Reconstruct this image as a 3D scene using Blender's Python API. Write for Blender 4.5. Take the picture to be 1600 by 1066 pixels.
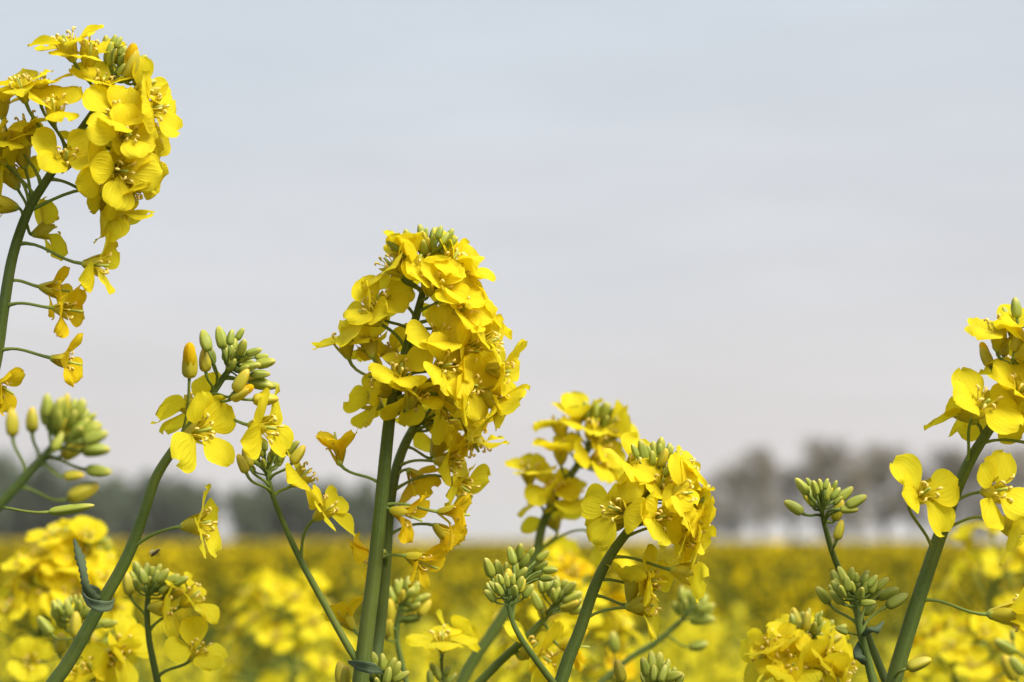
import bpy, math, random
import numpy as np
from mathutils import Vector, Matrix, Quaternion
for o in list(bpy.data.objects): bpy.data.objects.remove(o)
S = bpy.context.scene
C = S.collection
rnd = random.Random(7)
PI = math.pi
R = math.radians

# ------------------------------------------------------------------ camera
CAM_Z = 1.15
FOC = 0.64                       # focus distance (m)
PITCH = R(4.47)
cd = bpy.data.cameras.new('camera'); cam = bpy.data.objects.new('camera', cd); C.objects.link(cam)
cam.location = (0, 0, CAM_Z); cam.rotation_euler = (PI/2 + PITCH, 0, 0)
cd.sensor_width = 22.3; cd.lens = 55; cd.clip_start = 0.02; cd.clip_end = 5000
cd.dof.use_dof = True; cd.dof.focus_distance = FOC; cd.dof.aperture_fstop = 9.5; cd.dof.aperture_blades = 7
S.camera = cam
FPX = 55/22.3*1600
CR = Vector((1, 0, 0)); CU = Vector((0, -math.sin(PITCH), math.cos(PITCH))); CF = Vector((0, math.cos(PITCH), math.sin(PITCH)))
CAMP = Vector((0, 0, CAM_Z))
def at(px, py, d): return CAMP + CR*((px-800)/FPX*d) + CU*((533-py)/FPX*d) + CF*d

# ------------------------------------------------------------------ sky
W = bpy.data.worlds.new('World'); S.world = W; W.use_nodes = True
SUN_EL, SUN_AZ = 48, 132          # degrees; azimuth from +Y (view direction) towards +X
nt = W.node_tree; N = nt.nodes; L = nt.links
bg = N['Background']; bg.inputs['Strength'].default_value = 0.1
sky = N.new('ShaderNodeTexSky'); sky.sky_type = 'NISHITA'; sky.sun_disc = False
sky.sun_elevation = R(SUN_EL); sky.sun_rotation = R(SUN_AZ); sky.air_density = 1; sky.dust_density = 3; sky.ozone_density = 2
tc = N.new('ShaderNodeTexCoord'); sx = N.new('ShaderNodeSeparateXYZ'); L.new(tc.outputs['Generated'], sx.inputs[0])
mp = N.new('ShaderNodeMapping'); mp.inputs['Scale'].default_value = (2.2, 2.2, 9); L.new(tc.outputs['Generated'], mp.inputs[0])
nz = N.new('ShaderNodeTexNoise'); nz.inputs['Scale'].default_value = 1.6; nz.inputs['Detail'].default_value = 2; L.new(mp.outputs[0], nz.inputs[0])
ma = N.new('ShaderNodeMath'); ma.operation = 'MULTIPLY_ADD'; ma.inputs[1].default_value = 0.13; L.new(nz.outputs[0], ma.inputs[0]); L.new(sx.outputs['Z'], ma.inputs[2])
cr = N.new('ShaderNodeValToRGB'); L.new(ma.outputs[0], cr.inputs[0])
e = cr.color_ramp.elements                       # thin even cloud veil, greyer to the horizon
e[0].position = 0.0; e[0].color = (.705, .668, .664, 1)
e[1].position = 1.0; e[1].color = (.60, .68, .80, 1)
for p, c in ((.11, (.694, .668, .680)), (.17, (.660, .667, .700)), (.26, (.610, .660, .722)), (.5, (.57, .66, .78))):
    q = e.new(p); q.color = (*c, 1)
vs = N.new('ShaderNodeMix'); vs.data_type = 'RGBA'; vs.blend_type = 'MULTIPLY'; vs.inputs[0].default_value = 1
L.new(cr.outputs[0], vs.inputs[6]); vs.inputs[7].default_value = (7.0, 6.93, 6.86, 1)
mp2 = N.new('ShaderNodeMapping'); mp2.inputs['Scale'].default_value = (3.0, 3.0, 16); mp2.inputs['Rotation'].default_value = (R(6), R(5), 0); L.new(tc.outputs['Generated'], mp2.inputs[0])
nz2 = N.new('ShaderNodeTexNoise'); nz2.inputs['Scale'].default_value = 2.4; nz2.inputs['Detail'].default_value = 4; nz2.inputs['Roughness'].default_value = .55; L.new(mp2.outputs[0], nz2.inputs[0])
st = N.new('ShaderNodeMapRange'); st.inputs[1].default_value = .3; st.inputs[2].default_value = .75; st.inputs[3].default_value = .95; st.inputs[4].default_value = 1.045; L.new(nz2.outputs[0], st.inputs[0])
vs2 = N.new('ShaderNodeVectorMath'); vs2.operation = 'SCALE'; L.new(vs.outputs[2], vs2.inputs[0]); L.new(st.outputs[0], vs2.inputs['Scale'])
mx = N.new('ShaderNodeMix'); mx.data_type = 'RGBA'; mx.inputs[0].default_value = 0.92
L.new(sky.outputs[0], mx.inputs[6]); L.new(vs2.outputs[0], mx.inputs[7]); L.new(mx.outputs[2], bg.inputs[0])

# ------------------------------------------------------------------ sun (veiled)
sd = bpy.data.lights.new('sun', 'SUN'); sun = bpy.data.objects.new('sun', sd); C.objects.link(sun)
sd.energy = 3.7; sd.angle = R(35); sd.color = (1, .95, .86)
sv = Vector((math.sin(R(SUN_AZ))*math.cos(R(SUN_EL)), math.cos(R(SUN_AZ))*math.cos(R(SUN_EL)), math.sin(R(SUN_EL))))
sun.rotation_euler = sv.to_track_quat('Z', 'Y').to_euler()
S.view_settings.view_transform = 'Standard'; S.view_settings.look = 'None'
S.view_settings.exposure = 0.65; S.view_settings.gamma = 1; S.view_settings.use_curve_mapping = False
S.render.engine = 'CYCLES'
S.cycles.max_bounces = 10; S.cycles.transmission_bounces = 8; S.cycles.diffuse_bounces = 8; S.cycles.transparent_max_bounces = 4
S.cycles.use_fast_gi = False

# ------------------------------------------------------------------ materials
def base_mat(name):
    m = bpy.data.materials.new(name); m.use_nodes = True
    n = m.node_tree.nodes; l = m.node_tree.links
    return m, n, l, n['Principled BSDF'], n['Material Output']
def rgbmix(n, l, fac, a, b, blend='MIX'):
    k = n.new('ShaderNodeMix'); k.data_type = 'RGBA'; k.blend_type = blend
    for i, v in ((0, fac), (6, a), (7, b)):
        if isinstance(v, (int, float)): k.inputs[i].default_value = v
        elif isinstance(v, tuple): k.inputs[i].default_value = (*v, 1)
        else: l.new(v, k.inputs[i])
    return k.outputs[2]
def noise(n, l, scale, detail=2, vec=None, mapscale=None):
    t = n.new('ShaderNodeTexNoise'); t.inputs['Scale'].default_value = scale; t.inputs['Detail'].default_value = detail
    if vec is not None:
        if mapscale:
            mpn = n.new('ShaderNodeMapping'); mpn.inputs['Scale'].default_value = mapscale; l.new(vec, mpn.inputs[0]); vec = mpn.outputs[0]
        l.new(vec, t.inputs[0])
    return t.outputs[0]
def ramp01(n, l, v, a, b):
    k = n.new('ShaderNodeMapRange'); k.inputs[1].default_value = a; k.inputs[2].default_value = b; l.new(v, k.inputs[0]); return k.outputs[0]
def leafy(name, ca, cb, trans, tcol, rough=.5, veins=True, edge=None, spec=.3):
    """thin plant tissue: diffuse front + light coming through; two tones vary per object and over the blade"""
    m, n, l, p, out = base_mat(name)
    oi = n.new('ShaderNodeObjectInfo'); uv = n.new('ShaderNodeUVMap'); tcn = n.new('ShaderNodeTexCoord')
    ns = noise(n, l, 320, 3, tcn.outputs['Object'])
    f = n.new('ShaderNodeMath'); f.operation = 'MULTIPLY_ADD'; f.inputs[1].default_value = .55; l.new(oi.outputs['Random'], f.inputs[0]); 
    k = ramp01(n, l, ns, .25, 1.0); l.new(k, f.inputs[2])
    col = rgbmix(n, l, f.outputs[0], ca, cb)
    if veins:
        vn = noise(n, l, 1.0, 3, uv.outputs[0], (26, 2.2, 1))
        vv = ramp01(n, l, vn, .3, .75)
        dk = rgbmix(n, l, .2, col, (ca[0]*.62, ca[1]*.58, ca[2]*.5))
        col = rgbmix(n, l, vv, dk, col)
        bp = n.new('ShaderNodeBump'); bp.inputs['Strength'].default_value = .7; bp.inputs['Distance'].default_value = .0006
        l.new(vn, bp.inputs['Height']); l.new(bp.outputs[0], p.inputs['Normal'])
    l.new(col, p.inputs['Base Color']); p.inputs['Roughness'].default_value = rough; p.inputs['Specular IOR Level'].default_value = spec
    if trans > 0:
        t = n.new('ShaderNodeBsdfTranslucent')
        tcl = rgbmix(n, l, 1.0, col, tcol, 'MULTIPLY'); l.new(tcl, t.inputs[0])
        ms = n.new('ShaderNodeMixShader'); ms.inputs[0].default_value = trans
        l.new(p.outputs[0], ms.inputs[1]); l.new(t.outputs[0], ms.inputs[2]); l.new(ms.outputs[0], out.inputs[0])
    return m
PETAL = leafy('petal_yellow', (.95, .77, .016), (.97, .86, .040), .50, (1, .99, .8), .55, spec=.08)
PETALW = leafy('petal_fading', (.94, .64, .010), (.95, .73, .018), .48, (1, .92, .6), .6, spec=.08)
SEPAL = leafy('sepal_olive', (.50, .43, .022), (.64, .53, .025), .28, (1, .95, .5), .5, veins=False)
LEAF = leafy('leaf_bluegreen', (.085, .13, .055), (.15, .20, .10), .15, (1, 1, .5), .5)
def green(name, ca, cb, rough=.58, vertical=True, bloom=True):
    m, n, l, p, out = base_mat(name)
    oi = n.new('ShaderNodeObjectInfo'); uv = n.new('ShaderNodeUVMap'); tcn = n.new('ShaderNodeTexCoord')
    rib = noise(n, l, 1.0, 2, uv.outputs[0], (22, 14, 1)) if vertical else noise(n, l, 300, 2, tcn.outputs['Object'])
    big = noise(n, l, 40, 3, tcn.outputs['Object'])
    fine = noise(n, l, 900, 3, tcn.outputs['Object'])
    col = rgbmix(n, l, ramp01(n, l, rib, .3, .7), ca, cb)
    col = rgbmix(n, l, ramp01(n, l, big, .45, .8), col, (cb[0]*1.35, cb[1]*1.12, cb[2]*.9))
    if bloom:
        fr = n.new('ShaderNodeLayerWeight'); fr.inputs['Blend'].default_value = .25
        bl = n.new('ShaderNodeMath'); bl.operation = 'MULTIPLY'; l.new(ramp01(n, l, fine, .35, .8), bl.inputs[0]); bl.inputs[1].default_value = .3
        col = rgbmix(n, l, bl.outputs[0], col, (.15, .19, .07))
    rv = n.new('ShaderNodeMapRange'); rv.inputs[3].default_value = .86; rv.inputs[4].default_value = 1.14; l.new(oi.outputs['Random'], rv.inputs[0])
    hs = n.new('ShaderNodeHueSaturation'); l.new(rv.outputs[0], hs.inputs['Value']); l.new(col, hs.inputs['Color'])
    l.new(hs.outputs[0], p.inputs['Base Color'])
    bp = n.new('ShaderNodeBump'); bp.inputs['Strength'].default_value = .6; bp.inputs['Distance'].default_value = .0004
    l.new(rib, bp.inputs['Height']); l.new(bp.outputs[0], p.inputs['Normal'])
    p.inputs['Roughness'].default_value = rough; p.inputs['Specular IOR Level'].default_value = .25
    return m
STEM = green('stem_green', (.070, .110, .016), (.105, .150, .024))
PED = green('pedicel_green', (.14, .20, .03), (.20, .26, .05), bloom=False)
def bud_mat(name, ca, cb, tip):
    m, n, l, p, out = base_mat(name)
    oi = n.new('ShaderNodeObjectInfo'); tcn = n.new('ShaderNodeTexCoord'); uv = n.new('ShaderNodeUVMap')
    sp = n.new('ShaderNodeSeparateXYZ'); l.new(uv.outputs[0], sp.inputs[0])
    col = rgbmix(n, l, oi.outputs['Random'], ca, cb)
    ns = noise(n, l, 700, 2, tcn.outputs['Object'])
    col = rgbmix(n, l, ramp01(n, l, ns, .5, .8), col, (cb[0]*1.2, cb[1]*1.05, cb[2]))
    col = rgbmix(n, l, ramp01(n, l, sp.outputs['Y'], .62, 1.0), col, tip)
    l.new(col, p.inputs['Base Color']); p.inputs['Roughness'].default_value = .45; p.inputs['Specular IOR Level'].default_value = .35
    p.inputs['Subsurface Weight'].default_value = 0.0
    t = n.new('ShaderNodeBsdfTranslucent'); l.new(col, t.inputs[0])
    ms = n.new('ShaderNodeMixShader'); ms.inputs[0].default_value = .12
    l.new(p.outputs[0], ms.inputs[1]); l.new(t.outputs[0], ms.inputs[2]); l.new(ms.outputs[0], out.inputs[0])
    return m
BUD = bud_mat('bud_green', (.26, .32, .040), (.38, .41, .05), (.56, .50, .09))
BUDY = bud_mat('bud_ripe', (.42, .38, .03), (.54, .46, .03), (.72, .50, .04))
def plain(name, col, rough=.5, var=.3, scale=900):
    m, n, l, p, out = base_mat(name)
    tcn = n.new('ShaderNodeTexCoord')
    c = rgbmix(n, l, noise(n, l, scale, 2, tcn.outputs['Object']), tuple(v*(1-var) for v in col), tuple(min(1, v*(1+var)) for v in col))
    l.new(c, p.inputs['Base Color']); p.inputs['Roughness'].default_value = rough
    return m
FIL = plain('filament_yellow', (.80, .62, .04)); ANT = plain('anther_ochre', (.86, .60, .14)); PIS = plain('pistil_green', (.38, .42, .05))

# ------------------------------------------------------------------ mesh helpers
def mesh(name, V, F, mats, idx=None, uvs=None, smooth=True):
    me = bpy.data.meshes.new(name); me.from_pydata([tuple(v) for v in V], [], F)
    for m in (mats if isinstance(mats, (list, tuple)) else [mats]): me.materials.append(m)
    if idx: me.polygons.foreach_set('material_index', idx)
    if smooth: me.polygons.foreach_set('use_smooth', [True]*len(F))
    if uvs is not None:
        ul = me.uv_layers.new(name='UVMap')
        fl = []
        for f in F:
            for k in f: fl += uvs[k]
        ul.data.foreach_set('uv', fl)
    me.update(); return me
def add(name, me, parent=None, mat=None):
    o = bpy.data.objects.new(name, me); C.objects.link(o)
    if parent: o.parent = parent
    if mat is not None: o.matrix_basis = mat
    return o
def frame(axis, roll=0):
    a = axis.normalized(); r = Vector((0, 0, 1)) if abs(a.z) < .9 else Vector((1, 0, 0))
    x = r.cross(a).normalized(); y = a.cross(x)
    m = Matrix((x, y, a)).transposed()
    return m @ Matrix.Rotation(roll, 3, 'Z')
def xf(pos, axis, roll=0, s=1.0):
    m = frame(axis, roll).to_4x4()
    if isinstance(s, (int, float)): s = (s, s, s)
    return Matrix.Translation(pos) @ m @ Matrix.Diagonal((*s, 1))
def tube_data(pts, rad, sides=8, cap=True, V=None, F=None, U=None):
    V = [] if V is None else V; F = [] if F is None else F; U = [] if U is None else U
    b0 = len(V); n = len(pts); prev = None; dist = 0
    for i, p in enumerate(pts):
        t = (pts[min(i+1, n-1)] - pts[max(i-1, 0)]).normalized()
        if prev is None:
            r = Vector((0, 0, 1)) if abs(t.z) < .9 else Vector((1, 0, 0)); x = r.cross(t).normalized()
        else:
            x = (prev - t*prev.dot(t)).normalized()
        prev = x; y = t.cross(x)
        if i: dist += (p - pts[i-1]).length
        for k in range(sides):
            a = 2*PI*k/sides; V.append(p + (x*math.cos(a) + y*math.sin(a))*rad[i]); U.append((k/sides, dist))
    for i in range(n-1):
        for k in range(sides):
            F.append((b0+i*sides+k, b0+i*sides+(k+1) % sides, b0+(i+1)*sides+(k+1) % sides, b0+(i+1)*sides+k))
    if cap:
        F.append(tuple(b0+k for k in reversed(range(sides)))); F.append(tuple(b0+(n-1)*sides+k for k in range(sides)))
    return V, F, U
def catmull(P, n=8):
    out = []
    Q = [P[0]*2-P[1]] + list(P) + [P[-1]*2-P[-2]]
    for i in range(1, len(Q)-2):
        a, b, c, d = Q[i-1], Q[i], Q[i+1], Q[i+2]
        for k in range(n):
            t = k/n
            out.append(.5*((2*b) + (c-a)*t + (2*a-5*b+4*c-d)*t*t + (3*b-a-3*c+d)*t**3))
    out.append(P[-1].copy()); return out
def bez(a, b, c, d, n):
    return [a*(1-t)**3 + b*3*t*(1-t)**2 + c*3*t*t*(1-t) + d*t**3 for t in [i/n for i in range(n+1)]]
MM = .001

# ------------------------------------------------------------------ petal, sepal, stamen and bud shapes (shared by all plants)
def petal_mesh(kind, seed):
    q = random.Random(seed); nu, nv = 12, 10
    Lc, Ll = 3.6, 7.3*q.uniform(.94, 1.08)
    Wm = 4.65*q.uniform(.93, 1.1)
    if kind == 'o': op, rec, ruf, cup = R(q.uniform(56, 88)), R(q.uniform(0, 45)), .72, q.uniform(-.7, .7)
    elif kind == 'c': op, rec, ruf, cup = R(q.uniform(32, 48)), R(q.uniform(10, 34)), .4, q.uniform(.4, .9)
    else: op, rec, ruf, cup = R(q.uniform(30, 56)), R(q.uniform(20, 70)), .75, q.uniform(-1.2, 1.0); Wm *= .95
    tw = q.uniform(-.2, .2) if kind != 'w' else q.uniform(-.6, .6)
    ph1, ph2 = q.uniform(0, 6.3), q.uniform(0, 6.3)
    asym, curlL, curlR, bow = q.uniform(-.14, .14), q.uniform(-.5, 1.6), q.uniform(-.5, 1.6), q.uniform(-.8, .8)
    if q.random() < .4: curlL = curlR = 0
    tot = Lc + Ll; V = []; U = []; r, z = .7, .6; last = 0
    for i in range(nu):
        a = i/(nu-1); s = (a*.86+.14*math.sin(a*PI/2))       # denser at the tip
        ds = (s-last)*tot; last = s
        t = max(0, (s*tot-Lc)/Ll)
        bend = min(1, max(0, (s*tot-Lc*.62)/(Lc*.75))); bend = bend*bend*(3-2*bend)
        phi = R(10)*(1-bend) + op*bend + rec*t*t
        r += math.sin(phi)*ds; z += math.cos(phi)*ds
        nr, nz_ = -math.cos(phi), math.sin(phi)              # upper-side normal
        if t <= 0: w = .55 + .35*s*tot/Lc
        elif t < .55: k = t/.55; w = .9 + (Wm-.9)*(math.sin(k*PI/2)**.95)
        else: w = max(.9, Wm*math.sqrt(max(0, 1-((t-.55)/.465)**2)))
        for j in range(nv):
            v = -1 + 2*j/(nv-1)
            off = cup*(v*v)*w/4*(.3+t) + t*ruf*(math.sin(v*3.1+ph1)*.5 + math.sin(v*6.3+ph2+t*3)*.45*abs(v)) + tw*v*w*t*.4
            off += t*(.42*ruf*math.sin(t*6.5+ph1*2)*math.cos(v*2.6+ph2) + .16*math.sin(t*11+v*5+ph2*3)*(.3+abs(v)))
            off += max(0, abs(v)-.45)**1.6*w*t*(curlL if v < 0 else curlR)*.55
            notch = -.35*math.exp(-(v*3)**2)*max(0, t-.75)*3
            edge = (.14 if kind != 'w' else .4)*math.sin(v*9+ph2)*max(0, t-.4)
            x = r + nr*off + math.sin(phi)*(notch+edge); zz = z + nz_*off + math.cos(phi)*(notch+edge)
            V.append(Vector((x, v*w*(1+asym*(1 if v > 0 else -1))*(1-.06*abs(v)*ruf)+bow*t*t, zz))*MM); U.append((v*.5+.5, s))
    F = [(i*nv+j, i*nv+j+1, (i+1)*nv+j+1, (i+1)*nv+j) for i in range(nu-1) for j in range(nv-1)]
    return mesh('petal_'+kind, V, F, PETALW if kind == 'w' else PETAL, uvs=U)
def sepal_mesh(lean, seed):
    q = random.Random(seed); nu, nv = 6, 5; V = []; U = []
    Ls = 6.2
    for i in range(nu):
        s = i/(nu-1); w = 1.35*math.sin(PI*min(1, (s*.86+.13)))**.7+.08
        ang = R(lean)*(s**.5) ; r = .9+1.1*math.sin(min(1, s*1.5)*PI/2)+math.sin(ang)*s*2.2; z = s*Ls*math.cos(ang)
        for j in range(nv):
            v = -1+2*j/(nv-1)
            V.append(Vector((r - .75*v*v*w*.6, v*w, z))*MM); U.append((v*.5+.5, s))
    F = [(i*nv+j, i*nv+j+1, (i+1)*nv+j+1, (i+1)*nv+j) for i in range(nu-1) for j in range(nv-1)]
    return mesh('sepal', V, F, SEPAL, uvs=U)
def lathe(V, F, U, prof, sides, lob=0, T=None):
    b0 = len(V); n = len(prof)
    for i, (r, z) in enumerate(prof):
        for k in range(sides):
            a = 2*PI*k/sides; rr = r*(1-lob*(.5-.5*math.cos(4*a))**4)
            v = Vector((rr*math.cos(a), rr*math.sin(a), z)); V.append(T @ v if T else v); U.append((k/sides, i/(n-1)))
    for i in range(n-1):
        for k in range(sides):
            F.append((b0+i*sides+k, b0+i*sides+(k+1) % sides, b0+(i+1)*sides+(k+1) % sides, b0+(i+1)*sides+k))
    F.append(tuple(b0+k for k in reversed(range(sides)))); F.append(tuple(b0+(n-1)*sides+k for k in range(sides)))
def heart_mesh(kind, seed):
    """receptacle, six stamens with curled anthers and the pistil"""
    q = random.Random(seed); V = []; F = []; U = []; I = []
    lathe(V, F, U, [(.0004, -.0006), (.0010, 0), (.0012, .0006), (.0009, .0013), (.0004, .0016)], 6); I += [2]*(len(F)-len(I))
    for k in range(6):
        a = 2*PI*k/6+q.uniform(-.25, .25); h = (4.9 if k % 3 else 3.8)*q.uniform(.92, 1.12); sp = q.uniform(1.1, 2.3)
        d = Vector((math.cos(a), math.sin(a), 0))
        pts = [(d*(.6+sp*t*t)+Vector((0, 0, .8+h*t)))*MM for t in (0, .35, .7, 1)]
        tube_data(pts, [.00017]*4, 4, False, V, F, U); I += [0]*(len(F)-len(I))
        tip = pts[-1]; o = d if q.random() < .6 else -d                 # curled anther
        cu = [tip+Vector((0, 0, -.0001)), tip+(o*.08+Vector((0, 0, .5)))*MM, tip+(o*.4+Vector((0, 0, .9)))*MM, tip+(o*.8+Vector((0, 0, .8)))*MM, tip+(o*.95+Vector((0, 0, .4)))*MM]
        tube_data(cu, [.0002, .0003, .00033, .00029, .00016], 5, True, V, F, U); I += [1]*(len(F)-len(I))
    L_ = 6.4 if kind != 'w' else 9.5
    tube_data([Vector((0, 0, .001)), Vector((.0001, 0, L_*.6*MM)), Vector((.0002, .0002, L_*MM))], [.0004, .00045, .00035], 5, True, V, F, U); I += [2]*(len(F)-len(I))
    return mesh('flower_heart', V, F, [FIL, ANT, PIS], I, U)
def bud_mesh(seed, mat, bend=.1, fat=1.0):
    q = random.Random(seed); V = []; F = []; U = []
    prof = [(.10, 0), (.20, .04), (.275, .14), (.30, .30), (.295, .48), (.26, .66), (.205, .82), (.14, .93), (.05, 1.0)]
    prof = [(r*.86*fat*q.uniform(.97, 1.03), z) for r, z in prof]
    lathe(V, F, U, prof, 16, .22)
    V = [Vector((v.x+bend*v.z*v.z*.5, v.y, v.z)) for v in V]
    return mesh('bud', V, F, mat, uvs=U)
def budpetal_mesh(seed):
    V = []; F = []; U = []
    lathe(V, F, U, [(.10, .30), (.19, .45), (.21, .65), (.20, .85), (.16, 1.02), (.09, 1.12), (.02, 1.15)], 9, .2)
    V = [Vector((v.x+.05*v.z+.06, v.y, v.z)) for v in V]
    return mesh('bud_petals', V, F, PETALW, uvs=U)
PET = {k: [petal_mesh(k, 100+7*i+ord(k)) for i in range(n)] for k, n in (('o', 22), ('c', 8), ('w', 10))}
SEP = {'o': [sepal_mesh(24, 1), sepal_mesh(32, 2)], 'c': [sepal_mesh(14, 3)], 'w': [sepal_mesh(20, 4), sepal_mesh(38, 5)]}
HEART = {k: [heart_mesh(k, 40+i+ord(k)) for i in range(4)] for k in 'ocw'}
BUDS = [bud_mesh(i, BUD, .05+.08*i, .95+.05*(i % 3)) for i in range(4)]
BUDSY = [bud_mesh(10+i, BUDY, .06*i, 1.0) for i in range(3)]
BUDP = budpetal_mesh(3)

# ------------------------------------------------------------------ a plant and its parts
class Plant:
    def __init__(s, depth, label, stems, name='rapeseed_plant', group=None, seed=0):
        s.d = depth; s.q = random.Random(seed*31+5); s.stems = []; s.seed = seed; s.fs = 1.0
        s.k = depth/FOC if depth > FOC*1.4 else 1.0
        lines = []
        for st in stems:
            P = [at(p[0], p[1], depth+(p[2] if len(p) > 2 else 0)) for p in st['pts']]
            if st.get('ground', True):
                t = (P[0]-P[1]).normalized(); a = P[0]+t*.10
                a2 = Vector((a.x+t.x*.06, a.y+t.y*.06, max(.4, a.z*.6)))
                g = Vector((a2.x+t.x*.03, a2.y, 0)); P = [g, a2, a+(a2-a)*.3, a, P[0]+t*.045, P[0]+t*.016] + P; ng = 6
            else: ng = 0
            lines.append((P, ng, st))
        base = lines[0][0][0]
        s.root = bpy.data.objects.new(name, None); C.objects.link(s.root)
        s.root.empty_display_size = .02
        s.root.location = (base.x, base.y, 0); s.o = Vector((base.x, base.y, 0))
        s.root['label'] = label; s.root['category'] = 'plant'
        if group: s.root['group'] = group
        for P, ng, st in lines:
            C_ = catmull(P, 8); n = len(C_); i0 = ng*8
            w0, w1 = st['w']; sc = depth/FPX/2; rad = []
            for i in range(n):
                k = max(0, (i-i0)/(n-1-i0)); r = (w0+(w1-w0)*k**1.15)*sc
                if i < i0: r = w0*sc*(1+.35*(i0-i)/max(1, i0))
                rad.append(r*.73*(1+.008*math.sin(i*1.7)))
            V, F, U = tube_data([p-s.o for p in C_], rad, 12)
            add('stem', mesh('stem', V, F, STEM, uvs=U), s.root)
            s.stems.append((C_, rad, i0))
    def near(s, p, k):
        C_, rad, i0 = s.stems[k]
        i = min(range(i0, len(C_)), key=lambda j: (C_[j]-p).length); return i
    def attach(s, base, k, ap=None, back=.45):
        C_, rad, i0 = s.stems[k]
        if ap is not None:
            i = min(range(len(C_)), key=lambda j: (C_[j]-at(ap[0], ap[1], s.d)).length)
        else:
            i = s.near(base, k); dist = (C_[i]-base).length*back; acc = 0
            while i > i0 and acc < dist: acc += (C_[i]-C_[i-1]).length; i -= 1
        t = (C_[min(i+1, len(C_)-1)]-C_[max(i-1, 0)]).normalized()
        return C_[i], t, rad[i]
    def pedicel(s, a, t, base, axis, r=.00042, r2=None, pull=.4):
        Ld = (base-a).length; dr = (base-a).normalized()
        p1 = a+(dr*.75+t*.35).normalized()*Ld*pull; p2 = base-axis*Ld*.38
        pts = bez(a, p1, p2, base, 8); rr = [r*(1.55-.55*min(1, i/2)) for i in range(9)]; rr[-1] = r*1.3; rr[-2] = r*1.1
        V, F, U = tube_data([p-s.o for p in pts], rr, 6)
        add('pedicel', mesh('pedicel', V, F, PED, uvs=U), s.root)
    def flower(s, pos, axis, kind='o', size=1.0, k=0, ap=None, roll=None, back=.45, pullax=True):
        q = s.q; axis = axis.normalized(); size *= q.uniform(.93, 1.05)*(.86 if kind == 'w' else 1)
        base = pos-axis*5.2*MM*size
        a, t, rad = s.attach(base, k, ap, back)
        s.pedicel(a, t, base, (axis if kind != 'w' else (axis+(base-a).normalized()).normalized()))
        roll = q.uniform(0, 6.28) if roll is None else roll
        f = add('flower', q.choice(HEART[kind]), s.root, xf(base-s.o, axis, roll, size))
        for i in range(4):
            rz = PI/2*i+PI/4+.17*(-1)**i+q.uniform(-.14, .14)
            sc = q.uniform(.94, 1.07)
            tilt = q.uniform(-.24, .24) if kind != 'w' else q.uniform(-.3, .3)
            add('petal', q.choice(PET[kind]), f, Matrix.Rotation(rz, 4, 'Z') @ Matrix.Rotation(tilt, 4, 'Y') @ Matrix.Diagonal((sc, sc*q.choice((1, -1)), sc, 1)))
            if kind != 'w' or q.random() < .75:
                add('sepal', q.choice(SEP[kind]), f, Matrix.Rotation(rz+PI/4+q.uniform(-.1, .1), 4, 'Z') @ Matrix.Rotation(q.uniform(-.08, .08), 4, 'Y'))
        return f
    def fl(s, rows, k=0, dd=0):
        """rows: x, y, screen angle, facing (towards the camera +1), kind, [attach px], [extra depth]"""
        for row in rows:
            x, y, ang, f, kind = row[:5]; ap = row[5] if len(row) > 5 else None; ex = row[6] if len(row) > 6 else s.q.uniform(-.004, .004)
            c = math.sqrt(1-f*f); ax = CR*(c*math.cos(R(ang)))+CU*(c*math.sin(R(ang)))-CF*f
            s.flower(at(x, y, s.d-f*.013+ex+dd), ax, kind, 1.07*s.fs, k, ap)
    def bud(s, pos, axis, ln, k=0, ap=None, ripe=False, opening=False, back=.5, fat=1.0):
        q = s.q; axis = axis.normalized(); base = pos-axis*ln*.5
        a, t, rad = s.attach(base, k, ap, back)
        s.pedicel(a, t, base, axis, .00036 if ln > .0045 else .00026)
        me = q.choice(BUDSY if ripe or opening else BUDS)
        b = add('opening_bud' if opening else 'bud', me, s.root, xf(base-s.o, axis, q.uniform(0, 6.3), (ln*fat, ln*fat, ln)))
        if opening: add('petal', BUDP, b, Matrix.Identity(4))
    def buds(s, rows, k=0, dd=0):
        """rows: x, y, length px, [screen angle or None], [ripe/opening], [attach]"""
        C_, rad, i0 = s.stems[k]; tip = C_[-1]
        for row in rows:
            x, y, ln = row[:3]; ang = row[3] if len(row) > 3 else None; fl_ = row[4] if len(row) > 4 else ''; ap = row[5] if len(row) > 5 else None
            ex = s.q.uniform(-.009, .006)
            p = at(x, y, s.d+ex+dd)
            if ang is None:
                j = s.near(p, k); st = (C_[j]-C_[max(0, j-2)]).normalized()
                ax = (p-C_[j]).normalized()*.8+st*.6+Vector((0, 0, .35))
            else:
                ax = CR*math.cos(R(ang))+CU*math.sin(R(ang))-CF*s.q.uniform(-.25, .35)
            s.bud(p, ax, ln*s.d/FPX, k, ap, 'r' in fl_, 'o' in fl_)
    def dome(s, n, rad, k=0, ln=(2.2, 4.2), lift=.4, spread=1.35, ripe=.15):
        """tight head of small buds over the stem tip; rad in metres"""
        C_, rr, i0 = s.stems[k]; tip = C_[-1]; t = (C_[-1]-C_[-4]).normalized(); q = s.q; m = frame(t, q.uniform(0, 6))
        for i in range(n):
            u = ((i+.5)/n)**.5; th = spread*u; ph = i*2.39996
            d = m @ Vector((math.sin(th)*math.cos(ph), math.sin(th)*math.sin(ph), math.cos(th)))
            p = tip + d*rad*(.65+.35*u)*q.uniform(.88, 1.1) - t*rad*lift*u
            L_ = (ln[0]+(ln[1]-ln[0])*u)*MM*q.uniform(.88, 1.12)
            s.bud(p, d*.8+t*.5+Vector((0, 0, .3)), L_, k, None, q.random() < ripe*u, False, .35)
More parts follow.
